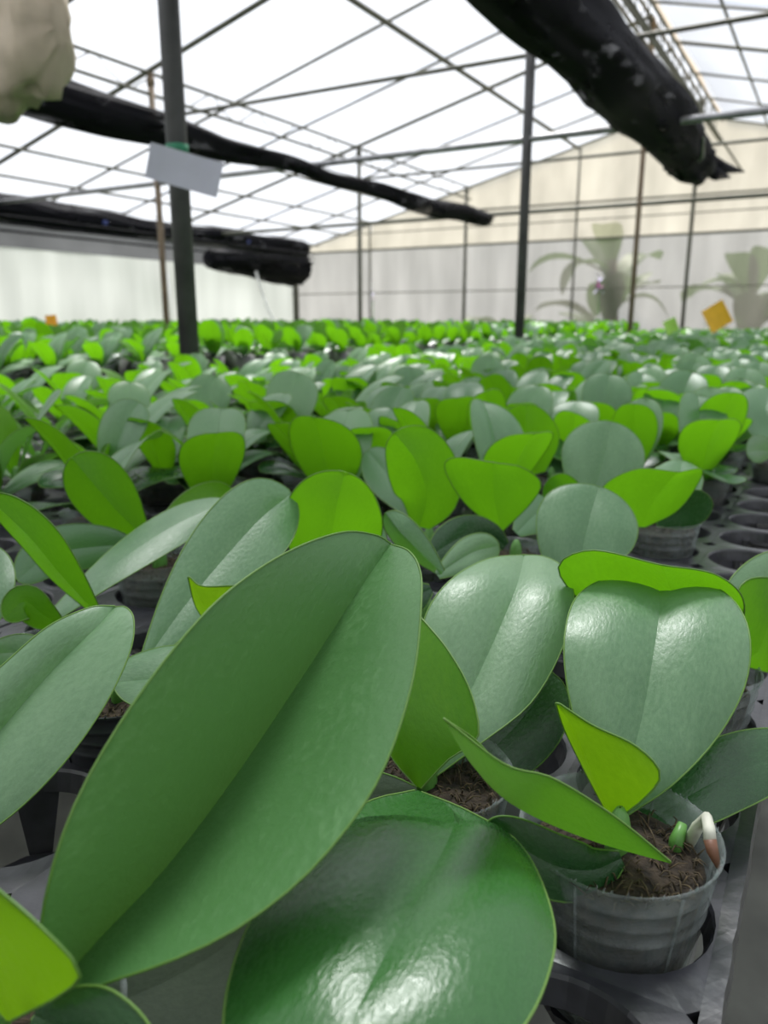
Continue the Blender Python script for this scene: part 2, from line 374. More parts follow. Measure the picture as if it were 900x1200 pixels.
# posts
lab = {(RX, 1.80): 'dark grey steel post carrying a tilted white card', (RX, 4.7): 'dark steel post in front of the far wall, carrying a bright tie beam',
       (RX, 7.7): 'rusty brown pipe post before the wall where leaf shadows show', (RX, GY-.14): 'thin pipe post under the ridge at the far gable wall',
       (BX, 4.7): 'rusty thin pipe post behind the post with the white card', (BX, 7.7): 'thin dark pipe post below the black net roll near the wall corner',
       (BX, GY-.14): 'thin pipe post at the gable beyond the end of the middle net roll', (EX+.14, GY-.14): 'dark post in the corner of the two film walls'}
for (x, y), l in lab.items():
    r = .030 if x == RX and y < 5 else .024
    if x == EX+.14: r = .05
    m = M_STEEL if y < 5 and x == RX else (M_RUST if (x, y) in ((BX, 4.7), (RX, 7.7)) else M_FRAME)
    o = empty('support_post', (x, y, 0)); tag(o, l, 'post')
    top = min(zroof(x), TIE+.0 if x == EX+.14 else 99)-.02
    v, f = [], []; tube(v, f, [(0, 0, .012), (0, 0, top)], r, 16); link('pipe', mesh('pipe', v, f), o, m)
    v, f = [], []; box(v, f, -.08, .08, -.08, .08, 0, .012); link('base_plate', mesh('base_plate', v, f, False), o, m)
    v, f = [], []; tube(v, f, [(0, 0, top-.09), (0, 0, top-.03)], r*1.25, 16); link('clamp', mesh('clamp', v, f), o, m)
# card on the near post
pc = at(217, 200, 2.16); c = empty('hanging_card', pc); tag(c, 'blank pale white card tied aslant to a grey post', 'card')
ax = (at(259, 210, 2.16)-at(176, 186, 2.16)); ax.normalize(); ay = Vector((ax.z*-.2, 0, 1)); ay = (ay-ax*ay.dot(ax)).normalized(); an = ax.cross(ay)
v, f = [], []
for sgn in (-1, 1):
    for i in range(9):
        u = -.105+.21*i/8
        for t in (-.047, .047): v.append(ax*u+ay*t+an*(.0012*sgn+.010*(u/.105)**2))
for i in range(8):
    a = i*2; f += [(a, a+1, a+3, a+2), (18+a, 18+a+2, 18+a+3, 18+a+1)]
    f += [(a, a+2, 18+a+2, 18+a), (a+1, 18+a+1, 18+a+3, a+3)]
f += [(0, 18, 19, 1), (16, 17, 35, 34)]
link('board', mesh('board', v, f, False), c, M_CARD)
v, f = [], []; q = Vector((RX, 1.80, pc.z+.075))-pc
tube(v, f, [q+Vector((0, 0, -.012)), q+Vector((0, 0, .012))], .0325, 18); link('tie_tape', mesh('tape', v, f), c, M_GREENTAPE)
# ------------------------------------------------------------------ bunched shade nets
def net(name, label, x, z, y0, y1, rad, sag, seed, tail=None, n=90, seg=40, flat=1.0):
    o = empty(name, (x, y0, z)); tag(o, label, 'shade net'); v, f = [], []
    for i in range(n+1):
        u = i/n; y = (y1-y0)*u; r = rad(u)
        zz = -sag*(1-cos(2*pi*(y0+y-1.80)/3.0))*.5 + .03*noise.noise(Vector((seed, y*1.3, 0)))
        xx = .06*noise.noise(Vector((seed+5, y*.9, 2)))
        for k in range(seg):
            q = 2*pi*k/seg
            rr = r*(1+.22*noise.noise(Vector((cos(q)*1.6+seed, sin(q)*1.6, y*.8))) + .16*noise.noise(Vector((cos(q)*4+seed, sin(q)*4, y*2.2)))+.06*abs(sin(q*9+seed+y*.7)))
            v.append((xx+rr*cos(q)*1.05, y, zz+rr*sin(q)*flat))
    for i in range(n):
        for k in range(seg):
            k2 = (k+1) % seg; f.append((i*seg+k, i*seg+k2, (i+1)*seg+k2, (i+1)*seg+k))
    f.append(tuple(range(seg))[::-1]); f.append(tuple(n*seg+k for k in range(seg)))
    link('net_bundle', mesh(name, v, f), o, M_NET)
    tubeobj('support_wire', [(-.02, -.5, rad(.5)*.9), (-.02, y1-y0+.25, rad(.5)*.9)], .004, M_FRAME, o, 5)
    return o
n1 = net('shade_net', 'thin black shade net rolled up, hanging past the white card, slanting to a blunt end', -3.25, CAMZ+1.00, 1.4, 7.75, lambda u: .075+.02*sin(u*9)-.02*u, .03, 3)
n2 = net('shade_net', 'thickest black shade net bundle with a ragged torn end above the brown post', -1.02, CAMZ+1.115, .7, 6.3, lambda u: .17-.035*u+.02*sin(u*11) if u < .93 else .14-.6*(u-.93), .07, 8, flat=.9)
n3 = net('shade_net', 'layered black shade net bundle along the side wall eave with blue clips', -6.9, CAMZ+1.02, .5, 9.6, lambda u: .12+.02*sin(u*15), .02, 14, flat=.85)
v, f = [], []
for (a, b) in (((.02, 5.55, -.02), (.16, 6.05, -.06)), ((.0, 5.5, .03), (.22, 6.35, .02))):
    tube(v, f, [a, ((a[0]+b[0])/2, (a[1]+b[1])/2, (a[2]+b[2])/2-.03), b], [.05, .045, .006], 8)
link('torn_flap', mesh('torn_flap', v, f), n2, M_NET)
v, f = [], []; tube(v, f, [(.12, 4.3, .12), (.17, 4.6, 0), (.13, 4.9, -.10), (.02, 5.15, -.13)], .010, 8); link('tie_cord', mesh('tie_cord', v, f), n2, M_GALV)
for y in (3.4, 3.9, 5.4, 7.7): 
    v, f = [], []; box(v, f, -.02, .02, y-.03, y+.03, -.01, .03); v = [(a+.13, b, c-.04) for a, b, c in v]; link('clip', mesh('clip', v, f, False), n3, M_BLUE)
for k in range(3): tubeobj('layer_cord', [(.25, -.5, -.10-.07*k), (.25, 9.0, -.10-.06*k)], .012, M_NET, n3, 6)
n4 = net('shade_net', 'short black net curtain gathered at the corner of the film walls', -7.45, CAMZ+.80, 8.2, 10.2, lambda u: .10+.12*u, .0, 21, n=40, flat=1.2)
# beige wrapped bundle on the near tie beam
b0 = Vector((-2.45, 1.80, TIE)); bo = empty('cloth_bundle', b0); tag(bo, 'beige crumpled cloth bundle wrapped over a roof tie beam', 'cloth bundle')
v, f = [], []; ns, sg = 26, 36
for i in range(ns+1):
    u = i/ns; x = -.36+.62*u
    for k in range(sg):
        q = 2*pi*k/sg; p = Vector((cos(q), sin(q), x*4))
        r = 1+.16*noise.noise(p*1.3)+.20*noise.noise(p*2.6)+.10*noise.noise(p*6)
        e = min(1, (1-u)*6+.30)*min(1, u*6+.3)
        zc = -.10-.02*sin(u*6)
        v.append((x+.012*noise.noise(p*4), r*cos(q)*.11*e, zc-.05+r*sin(q)*.21*e - (.02*abs(sin(k*2.0)) if sin(q) < -.7 else 0)))
for i in range(ns):
    for k in range(sg): k2 = (k+1) % sg; f.append((i*sg+k, i*sg+k2, (i+1)*sg+k2, (i+1)*sg+k))
f.append(tuple(range(sg))[::-1]); f.append(tuple(ns*sg+k for k in range(sg)))
link('wrap', mesh('wrap', v, f), bo, M_CLOTH)
v, f = [], []; tube(v, f, [(.27, 0, .0), (.34, 0, 0)], .032, 12); link('black_tape', mesh('btape', v, f), bo, M_TRAY)
# ------------------------------------------------------------------ trees outside the gable
def blade(L, W, droop, ns=10):
    mid, l, r = [], [], []
    for i in range(ns+1):
        s = i/ns; p = np.array([0, L*s*(1-.25*droop*s), L*(.9*s-droop*s*s)]); wv = W*prof('std', s)
        mid.append(p); l.append(p+np.array([-wv, 0, wv*.3])); r.append(p+np.array([wv, 0, wv*.3]))
    return loft(mid, l, r, (0, 0, 1), .05, TSL, rim=0)
BL = [blade(1.5, .26, .7), blade(1.2, .2, 1.0), blade(1.0, .22, .4)]
def tree(x, y, h, n, sc, seed, label):
    rg = random.Random(seed); o = empty('banana_plant', (x, y, -.14)); tag(o, label, 'plant', 'plants outside the far wall')
    tubeobj('trunk', [(0, 0, 0), (.05, 0, h*.5), (0, 0, h)], [.12*sc, .10*sc, .06*sc], M_BARKT, o)
    for k in range(n):
        lf = link('leaf', leaf_mesh('tree_leaf', BL[k % 3]), o, [M_TREE]); lf.location = (0, 0, h*(.25+.75*k/n)); lf.scale = (sc, sc, sc)
        lf.rotation_euler = (rg.uniform(-.3, .35), 0, 2*pi*k/n*1.618+rg.uniform(-.3, .3))
tree(-3.0, 11.9, 2.0, 15, .95, 1, 'broad leaved plant outside, shadowy through the film left of the brown post'.replace(' left of', ' next to'))
tree(-4.7, 12.2, .9, 14, .75, 2, 'low leafy plant seen dimly through the film beyond the magenta flower')
tree(-1.1, 12.0, 1.5, 16, .9, 3, 'dark leafy plant behind the film above the yellow card')
tree(-7.4, 13.0, .7, 7, .7, 4, 'faint low plant behind the film near the middle net')
tree(2.2, 14.5, 3.0, 10, 1.3, 5, 'tall leafy plant beyond the film gable under the greyer roof')
# ------------------------------------------------------------------ benches
ORD = 'first second third fourth fifth sixth seventh eighth ninth tenth eleventh twelfth thirteenth fourteenth fifteenth sixteenth seventeenth eighteenth'.split()
TZ, PB, PITCHH = .71, .665, .092
OX, OY = -.056, .297
TRAYEND = .297-1.5*.092+7*(6*.092+.009)+.004
def bench(x0, x1, z, label, y0=-.55, y1=10.2, deck=-.55):
    o = empty('plant_bench', (0, 0, 0)); tag(o, label, 'bench')
    for x in (x0+.03, (x0+x1)/2, x1-.03): tubeobj('rail', [(x, y0, z-.02), (x, y1, z-.02)], .016, M_GALV, o, 8)
    for y in np.arange(y0+.1, y1, .92): tubeobj('cross_bar', [(x0+.03, y, z-.05), (x1-.03, y, z-.05)], .014, M_GALV, o, 8)
    for y in np.arange(y0+.1, y1, 1.84):
        for x in (x0+.06, x1-.06): tubeobj('leg', [(x, y, 0), (x, y, z-.036)], .018, M_GALV, o, 8)
    v, f = [], []; box(v, f, x0, x1, deck, y1, z-.003, z+.010); link('deck', mesh('deck', v, f, False), o, M_TRAY)
    return o
bench(-1.685, -.012, .654, 'near bench of galvanised pipes under the black pot trays', deck=TRAYEND)
bench(-3.75, -2.10, .714, 'bench of galvanised pipes across the aisle from the near bench')
bench(-6.25, -4.85, .714, 'third bench of galvanised pipes, past the inner post row')
bench(-7.75, -6.50, .714, 'bench of galvanised pipes standing along the side wall')
# pot tray: plate with holes, collars and struts
def tray_mesh(nx, ny, name):
    v, f = [], []; P = PITCHH; seg = 32; R = .0405; ch = .007
    rg = random.Random(3)
    for iy in range(ny):
        for ix in range(nx):
            cx, cy = -(ix+.5)*P, (iy+.5)*P; b = len(v); h = P/2
            for lev in range(5):
                for k in range(seg):
                    q = 2*pi*(k+.5)/seg; c_, s_ = cos(q), sin(q)
                    if lev in (0, 1):
                        m = min(h/max(abs(c_), 1e-6), h/max(abs(s_), 1e-6), (2*h-ch)/(abs(c_)+abs(s_)))
                        rr, z = m, (-.006 if lev == 0 else 0)
                    else: rr, z = ((R+.0012, .0006), (R, -.001), (R-.0025, -.012))[lev-2]
                    z2 = z + .0012*noise.noise(Vector((cx+rr*c_, cy+rr*s_, 0))*18)
                    v.append((cx+rr*c_, cy+rr*s_, z2))
            for lev in range(4):
                for k in range(seg): k2 = (k+1) % seg; f.append((b+lev*seg+k, b+lev*seg+k2, b+(lev+1)*seg+k2, b+(lev+1)*seg+k))
            for k in range(4):
                q = pi/4+k*pi/2; d = Vector((cos(q), sin(q), 0)); e = Vector((-sin(q), cos(q), 0)); c0 = Vector((cx, cy, 0))
                b2 = len(v)
                for (r_, z_, w_) in ((R-.001, -.008, .0125), (.030, -.046, .006)):
                    for s1 in (-1, 1):
                        for t1 in (0, .002): v.append(tuple(c0+d*(r_+t1)+e*(w_*s1)+Vector((0, 0, z_))))
                f += [tuple(b2+j for j in g) for g in ((0, 2, 6, 4), (1, 5, 7, 3), (0, 4, 5, 1), (2, 3, 7, 6))]
            b3 = len(v)
            for k in range(12):
                q = 2*pi*k/12
                for (r_, z_) in ((.031, -.046), (.031, -.050), (.022, -.050), (.022, -.046)): v.append((cx+r_*cos(q), cy+r_*sin(q), z_))
            for k in range(12):
                k2 = (k+1) % 12
                for j in range(4): f.append((b3+k*4+j, b3+k2*4+j, b3+k2*4+(j+1) % 4, b3+k*4+(j+1) % 4))
    # turned-down lip around the edge, a little ragged
    per = []
    W, H = nx*P, ny*P; st = .009
    for a, c2 in (((0, 0), (0, H)), ((0, H), (-W, H)), ((-W, H), (-W, 0)), ((-W, 0), (0, 0))):
        m = int(max(abs(c2[0]-a[0]), abs(c2[1]-a[1]))/st)
        for k in range(m): per.append((a[0]+(c2[0]-a[0])*k/m, a[1]+(c2[1]-a[1])*k/m))
    b = len(v); m = len(per)
    for (x, y) in per:
        ox = .003 if x > -1e-6 else (-.003 if x < -W+1e-6 else 0); oy = .003 if y > H-1e-6 else (-.003 if y < 1e-6 else 0)
        j = noise.noise(Vector((x*70, y*70, 1)))*.0022; j2 = noise.noise(Vector((x*40, y*40, 5)))*.004
        sx, sy = (1 if ox > 0 else -1 if ox < 0 else 0), (1 if oy > 0 else -1 if oy < 0 else 0)
        v += [(x-sx*.004, y-sy*.004, .0005), (x+ox+sx*j*.5, y+oy+sy*j*.5, .0012+j*.3), (x+ox*1.4+sx*j, y+oy*1.4+sy*j, -.004), (x+ox*1.2, y+oy*1.2, -.020+j2), (x+ox*.4, y+oy*.4, -.018+j2)]
    for k in range(m):
        k2 = (k+1) % m
        for j in range(4): f.append((b+k*5+j, b+k*5+j+1, b+k2*5+j+1, b+k2*5+j))
    return mesh(name, v, f, False)
TM = tray_mesh(6, 6, 'pot_tray'); TM.materials.append(M_TRAY)
TW = 6*PITCHH
def put_tray(x, y, z, label, group=None):
    o = bpy.data.objects.new('pot_tray', TM); COL.objects.link(o); o.location = (x, y, z); tag(o, label, 'tray', group); return o
TX0 = OX+PITCHH/2; TY0 = OY-1.5*PITCHH
for iy in range(-1, 7):
    for ix in range(3):
        sh = -.058 if iy == -1 else 0
        if iy == 0 and ix == 0: l, g = 'black plastic pot tray with ragged edge holding the clear pot with the white root', None
        elif iy == 1 and ix == 0: l, g = 'black plastic pot tray with a run of empty round holes', None
        elif iy == 0: l, g = 'black plastic pot tray beneath the cracked leaf and black pot' if ix == 1 else 'black plastic tray under the long strap leaves beside the aisle', None
        else: l, g = 'black plastic pot tray hidden beneath the massed orchids of the near bench', 'trays under the near bench orchids'
        put_tray(TX0+sh-ix*(TW+.009)+(.004 if iy % 2 else 0), TY0+iy*(TW+.009), TZ, l, g)
def hole(i, k):
    iy = (k+1)//6
    return Vector((OX-PITCHH*i-.009*(i//6)+(-.058 if iy == -1 else 0)+(.004 if iy % 2 else 0), OY+PITCHH*k+iy*.009, PB))

# ================================================================== orchids
# pot meshes (origin at the pot's foot, rim 8 cm above)
def pot_mesh(name, seg, fine):
    v, f = [], []
    pr = [(.001, .001), (.0285, .0), (.0295, .001)]
    if fine:
        for z in (.02, .04, .0525, .0532, .054, .0605, .0612, .062, .0685, .0692, .07, .0775):
            r = .0295+(.0405-.0295)*z/.08; pr.append((r+(.0009 if round(z, 4) in (.0532, .0612, .0692) else 0), z))
        pr += [(.0418, .0788), (.0420, .0800), (.0412, .0802), (.0396, .0775), (.0287, .003), (.001, .003)]
    else: pr += [(.0395, .0775), (.0418, .0792), (.0410, .080), (.0392, .0775), (.036, .055)]
    rev(v, f, pr, seg, .006 if fine else 0)
    if fine:
        for k in range(6):
            q = k*pi/3+.35; tube(v, f, [((.0298+.011*z/.08)*cos(q), (.0298+.011*z/.08)*sin(q), z) for z in (.003, .03, .05, .076)], .0006, 5)
        rg = random.Random(2)                                          # rough trimmed lip
        for k in range(90):
            q = rg.uniform(0, 2*pi); r = .0413; h = rg.uniform(.0006, .0022)
            tube(v, f, [(r*cos(q), r*sin(q), .0798), ((r+rg.uniform(-.001, .001))*cos(q+.01), r*sin(q+.01), .08+h)], [.0006, .0002], 4)
    return mesh(name, v, f)
def moss_mesh(name, seg, fine):
    v, f = [], []; rg = random.Random(8)
    pr = [(.0278, .004), (.0300, .02), (.0330, .045), (.0360, .066), (.0345, .0675), (.026, .0685), (.016, .0695), (.006, .0705), (.0004, .0705)]
    rev(v, f, pr, seg)
    v = [tuple(Vector(p)*(1) + Vector((0, 0, .0022*noise.noise(Vector(p)*140) if p[2] > .068 else 0))) for p in v]
    return mesh(name, v, f)
POT_F = pot_mesh('clear_pot', 56, True); POT_F.materials.append(M_CLEAR)
POT_K = pot_mesh('black_pot', 56, True); POT_K.materials.append(M_POTB)
POT_C = pot_mesh('clear_pot_small', 20, False); POT_C.materials.append(M_CLEAR)
MOSS_F = moss_mesh('moss', 40, True); MOSS_F.materials.append(M_MOSS)
MOSS_C = moss_mesh('moss_small', 16, False); MOSS_C.materials.append(M_MOSS)
def fibres():
    rg = random.Random(4); v, f = [], []
    for k in range(260):
        q, r = rg.uniform(0, 2*pi), .034*sqrt(rg.random()); p = Vector((r*cos(q), r*sin(q), .0690)); d = Vector((rg.uniform(-1, 1), rg.uniform(-1, 1), rg.uniform(-.1, .6)))*rg.uniform(.004, .010)
        p2 = p+d*.5+Vector((0, 0, .0015)); p3 = p+d
        for t in (p2, p3):
            rr = sqrt(t.x**2+t.y**2)
            if rr > .0365: t.x *= .0365/rr; t.y *= .0365/rr
        tube(v, f, [p, p2, p3], [.00045, .0004, .0002], 4)
    return mesh('fibres', v, f)
FIB = fibres(); FIB.materials.append(M_FIBRE)
def stem_mesh():
    v, f = [], []; rev(v, f, [(.004, .064), (.0052, .072), (.0052, .079), (.004, .085), (.002, .089), (.0004, .09)], 14)
    v = [(x*1.0, y*1.5, z) for x, y, z in v]; return mesh('stem', v, f)
STEM = stem_mesh(); STEM.materials.append(M_STEM)
TAKEN = set(); HEROES = []
def plant(i, k, label, pot=POT_F, xy=None, group=None, stem=True):
    HEROES.append(i); loc = hole(i, k) if xy is None else Vector((xy[0], xy[1], PB)); TAKEN.add((i, k))
    o = empty('potted_orchid', loc); tag(o, label, 'orchid', group)
    link('pot', pot, o); m = link('potting_moss', MOSS_F, o)
    fb = link('moss_fibre', FIB, m); fb['kind'] = 'stuff'
    if stem: link('stem', STEM, o)
    return o

# --- A: the giant leaf
pA = plant(1, -2, 'orchid with the longest broad leaf, reaching over its neighbours, beside a lime new leaf')
hero_leaf3(pA, 'A1', [(58, 1178, .222), (100, 1118, .238), (190, 1022, .262), (270, 918, .284), (350, 800, .304), (415, 700, .320), (458, 637, .340)],
           [(56, 1176, .222), (45, 1110, .214), (68, 995, .216), (115, 890, .226), (190, 778, .244), (262, 698, .268), (335, 648, .296), (400, 624, .322), (440, 627, .335), (458, 637, .340)],
           [(60, 1180, .222), (125, 1152, .214), (205, 1124, .210), (290, 1080, .212), (375, 1008, .222), (445, 910, .240), (484, 795, .266), (494, 700, .294), (491, 664, .314), (478, 645, .328), (458, 638, .340)], M_BIG, bulge=.13, ns=44)
hero_leaf3(pA, 'A2', [(12, 1196, .215), (-18, 1130, .212), (-48, 1060, .212), (-70, 990, .215)],
           [(8, 1196, .218), (-60, 1120, .225), (-90, 1050, .225), (-70, 990, .215)],
           [(14, 1196, .213), (74, 1164, .196), (93, 1137, .190), (48, 1086, .192), (-5, 1040, .200), (-70, 990, .215)], M_NEW, label='lime green new leaf, half unfolded')
hero_leaf(pA, 'A3', [(45, 1215, .235), (120, 1182, .25), (190, 1152, .262), (262, 1110, .275), (330, 1050, .285)], 80, 110, M_GREY, 'wide', bulge=.06, label='old leaf with grey sheen in its colour')
hero_leaf(pA, 'A4', [(40, 1190, .222), (70, 1205, .214), (120, 1240, .205), (160, 1300, .195)], 70, 70, M_DARK, 'wide', bulge=.1)
# --- B: big glossy leaf arching down
pB = plant(1, 0, 'orchid whose glossy dark leaf arches down over its pot, with an upright lime leaf')
hero_leaf3(pB, 'B1', [(490, 926, .352), (532, 954, .305), (502, 1030, .255), (450, 1122, .218), (402, 1222, .193), (372, 1330, .178)],
           [(486, 926, .352), (430, 940, .335), (352, 990, .292), (293, 1080, .246), (262, 1190, .212), (285, 1290, .19), (372, 1335, .178)],
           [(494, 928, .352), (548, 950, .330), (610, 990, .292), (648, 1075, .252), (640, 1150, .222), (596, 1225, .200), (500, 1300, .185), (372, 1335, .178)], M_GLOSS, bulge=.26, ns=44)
hero_leaf3(pB, 'B2', [(490, 922, .362), (466, 850, .372), (470, 780, .385), (492, 722, .395)],
           [(488, 922, .364), (455, 880, .385), (432, 810, .40), (450, 750, .405), (492, 722, .395)],
           [(494, 924, .358), (528, 888, .350), (560, 866, .345), (552, 812, .358), (525, 762, .375), (492, 722, .395)], M_YOUNG_BACKLIT, label='bright lime upright young leaf')
hero_leaf3(pB, 'B3', [(500, 915, .372), (525, 860, .385), (556, 800, .402), (586, 735, .424), (606, 685, .452), (614, 651, .50)],
           [(498, 915, .372), (492, 850, .392), (488, 780, .410), (500, 718, .426), (530, 678, .445), (572, 655, .480), (614, 650, .50)],
           [(504, 915, .372), (562, 872, .378), (622, 824, .394), (658, 762, .416), (673, 706, .440), (662, 668, .475), (640, 653, .492), (614, 650, .50)], M_LEAF, bulge=.24, ns=36)
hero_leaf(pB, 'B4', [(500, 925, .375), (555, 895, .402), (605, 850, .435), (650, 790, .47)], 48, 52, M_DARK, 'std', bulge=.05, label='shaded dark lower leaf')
hero_leaf(pB, 'B5', [(488, 930, .36), (455, 930, .36), (410, 935, .36), (360, 955, .355)], 34, 32, M_GREY, 'std', bulge=.1)
# --- C: broad pale leaf, clear pot with root
pC = plant(0, 0, 'orchid in a clear cracked pot at the tray edge, a white root over its rim')
hero_leaf3(pC, 'C1', [(730, 956, .345), (738, 900, .350), (753, 838, .362), (766, 765, .382), (773, 712, .410), (772, 676, .462)],
           [(727, 956, .345), (704, 915, .350), (680, 865, .358), (664, 800, .370), (662, 742, .386), (677, 698, .418), (715, 677, .452), (772, 675, .462)],
           [(733, 957, .345), (790, 918, .346), (842, 862, .358), (874, 800, .372), (878, 742, .390), (858, 702, .420), (822, 682, .452), (772, 675, .462)], M_LEAF, bulge=.20, ns=40)
hero_leaf3(pC, 'C2', [(718, 962, .332), (694, 905, .332), (674, 858, .335), (653, 825, .338)],
           [(716, 962, .333), (686, 905, .342), (662, 856, .345), (651, 824, .338)],
           [(720, 963, .331), (757, 934, .322), (774, 906, .318), (745, 874, .322), (695, 850, .330), (655, 824, .338)], M_NEW, label='yellow lime new leaf, folded')
hero_leaf3(pC, 'C3', [(786, 1012, .305), (690, 984, .285), (602, 944, .268), (552, 895, .262), (520, 843, .264)],
           [(786, 1011, .306), (705, 978, .318), (615, 930, .305), (562, 872, .292), (520, 842, .264)],
           [(786, 1010, .305), (722, 958, .292), (648, 912, .278), (592, 896, .272), (520, 842, .264)], M_YOUNG_BACKLIT, bulge=.04, label='bright green young leaf seen edge on')
hero_leaf(pC, 'C4', [(735, 980, .345), (788, 945, .362), (845, 912, .378), (905, 890, .392), (950, 880, .40)], 46, 44, M_DARK, 'wide', bulge=.14, fl=.022, fr=-.012, label='dark glossy old leaf')
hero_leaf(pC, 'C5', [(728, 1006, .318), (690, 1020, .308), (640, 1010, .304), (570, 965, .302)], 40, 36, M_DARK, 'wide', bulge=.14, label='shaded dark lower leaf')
b = pC.location
v, f = [], []; tube(v, f, [at(806, 990, .335)-b, at(818, 968, .328)-b, at(828, 958, .322)-b, at(831, 972, .316)-b, at(832, 985, .314)-b], [.0026, .0026, .0024, .0025, .0026], 8)
ro = link('aerial_root', mesh('root', v, f), pC, M_ROOTW)
v, f = [], []; tube(v, f, [at(832, 984, .314)-b, at(835, 998, .312)-b, at(842, 1017, .311)-b], [.0027, .0025, .0010], 8); link('root_tip', mesh('root_tip', v, f), ro, M_ROOTB)
v, f = [], []; tube(v, f, [at(790, 1005, .335)-b, at(793, 985, .332)-b, at(800, 965, .335)-b], [.003, .0032, .002], 8); link('aerial_root', mesh('root2', v, f), pC, M_STEM)
# --- D: behind C
pD = plant(0, 2, 'orchid at the tray edge with a wide leaf shading the pale leaf before it')
cD = proj(pD.location+Vector((0, 0, .092)))
hero_leaf3(pD, 'D1', [cD, (802, 735, .455), (786, 690, .428), (775, 662, .408)], [cD, (720, 735, .47), (655, 672, .445), (690, 645, .425), (775, 662, .408)],
           [cD, (858, 752, .48), (872, 706, .445), (840, 674, .42), (775, 662, .408)], M_YOUNG_BACKLIT, bulge=.12, face=-1)
hero_leaf3(pD, 'D2', [cD, (880, 770, .47), (905, 720, .465), (925, 678, .48)], [cD, (866, 740, .46), (862, 700, .455), (880, 678, .46), (925, 678, .48)], [cD, (920, 790, .48), (950, 740, .48), (950, 700, .48), (925, 678, .48)], M_YOUNG_BACKLIT, face=-1)
hero_leaf(pD, 'D3', [cD, (850, 735, .50), (885, 690, .52), (935, 655, .56)], 30, 34, M_LEAF, 'std')
hero_leaf(pD, 'D4', [cD, (790, 800, .45), (770, 850, .42), (760, 900, .40)], 30, 34, M_DARK, 'std')
# --- N: left side leaf
q = onz(-150, 1010, .757)
pN = plant(3, -2, 'orchid with a white fleck on its grey green leaf above the tray struts', xy=(q.x, q.y))
nl = hero_leaf3(pN, 'N1', [(-150, 1010, .335), (-70, 938, .358), (-5, 862, .374), (62, 785, .392), (110, 738, .406), (134, 712, .42)],
           [(-153, 1007, .335), (-120, 900, .352), (-60, 832, .368), (0, 782, .384), (55, 735, .398), (105, 712, .412), (134, 710, .42)],
           [(-147, 1013, .335), (-80, 1010, .340), (0, 966, .350), (70, 900, .362), (122, 828, .378), (152, 765, .395), (157, 727, .408), (148, 712, .416), (134, 711, .42)], M_LEAF, bulge=.22, ns=36)
v, f = [], []; tube(v, f, [at(97, 801, .386)-pN.location, at(102, 799, .386)-pN.location], .0009, 6); link('white_fleck', mesh('fleck', v, f), nl, M_ROOTW)
# --- left plants
pK = plant(3, 0, 'orchid in a black pot with a brown crack across its short leaf', pot=POT_K, xy=(-.345, .285))
hero_leaf(pK, 'K1', [(172, 772, .455), (215, 712, .485), (262, 655, .52), (305, 608, .552), (342, 578, .585)], 50, 48, M_LEAF, 'top', bulge=.12, fl=-.004, fr=-.004)
ko = hero_leaf(pK, 'O1', [(250, 770, .44), (215, 785, .43), (180, 795, .425), (132, 800, .425)], 36, 34, M_LEAF, 'wide', fl=-.024, fr=.022, bulge=.16, label='short leaf with a brown crack')
v, f = [], []; tube(v, f, [at(203, 772, .4315)-pK.location, at(188, 788, .4210)-pK.location, at(178, 803, .4115)-pK.location, at(173, 820, .4015)-pK.location], [.0004, .0007, .0007, .0003], 6); link('crack', mesh('crack', v, f), ko, M_ROOTB)
pL = plant(4, 0, 'orchid with a narrow lime blade crossing a long strap leaf')
hero_leaf(pL, 'L1', [(112, 718, .50), (70, 672, .485), (35, 630, .475), (-15, 582, .47)], 14, 30, M_YOUNG_BACKLIT, 'std', fl=.03, fr=.0, bulge=.05, face=-1)
hero_leaf(pL, 'L2', [(55, 728, .51), (130, 665, .55), (200, 618, .60), (266, 588, .65)], 20, 24, M_LEAF, 'std', fl=.03, fr=-.012, bulge=.06)
hero_leaf(pL, 'L3', [(75, 735, .50), (50, 720, .49), (28, 705, .485), (5, 725, .48)], 22, 20, M_YOUNG_BACKLIT, 'std', bulge=.1)
pP = plant(3, 1, 'orchid showing only a small lime shoot behind the longest leaf')
hero_leaf3(pP, 'P1', [(254, 742, .46), (240, 712, .455), (222, 676, .455)], [(252, 742, .46), (230, 712, .463), (220, 676, .455)], [(258, 742, .46), (290, 702, .45), (283, 687, .448), (238, 687, .452), (222, 676, .455)], M_NEW, bulge=.04)
hero_leaf(pP, 'P2', [(290, 735, .53), (330, 715, .55), (370, 690, .57)], 28, 28, M_DARK, 'std')
pM = plant(5, 2, 'orchid with a tall lime leaf creased down the middle, standing before strap leaves')
hero_leaf(pM, 'M1', [(172, 632, .70), (140, 602, .672), (108, 565, .65), (84, 536, .64)], 34, 38, M_YOUNG_BACKLIT, 'top', fl=.01, fr=.012, bulge=.14, face=-1)
hero_leaf(pM, 'M2', [(180, 632, .70), (215, 600, .73), (245, 585, .76), (275, 580, .80)], 20, 22, M_YOUNG_BACKLIT, 'std', face=-1)
hero_leaf(pM, 'M3', [(160, 640, .69), (120, 640, .66), (60, 650, .63), (20, 680, .61)], 26, 30, M_LEAF, 'std', bulge=.2)
pN2 = plant(4, -1, 'orchid of which one oval leaf rim shows beside the lime blade', xy=(-.5, .24))
hero_leaf(pN2, 'N2', [(-60, 775, .50), (-40, 735, .50), (-18, 688, .52), (-6, 640, .55)], 32, 34, M_LEAF, 'round', bulge=.14)
hero_leaf(pN2, 'N3', [(-20, 770, .50), (10, 765, .49), (40, 770, .48), (70, 790, .47)], 24, 24, M_LEAF, 'std', bulge=.14)
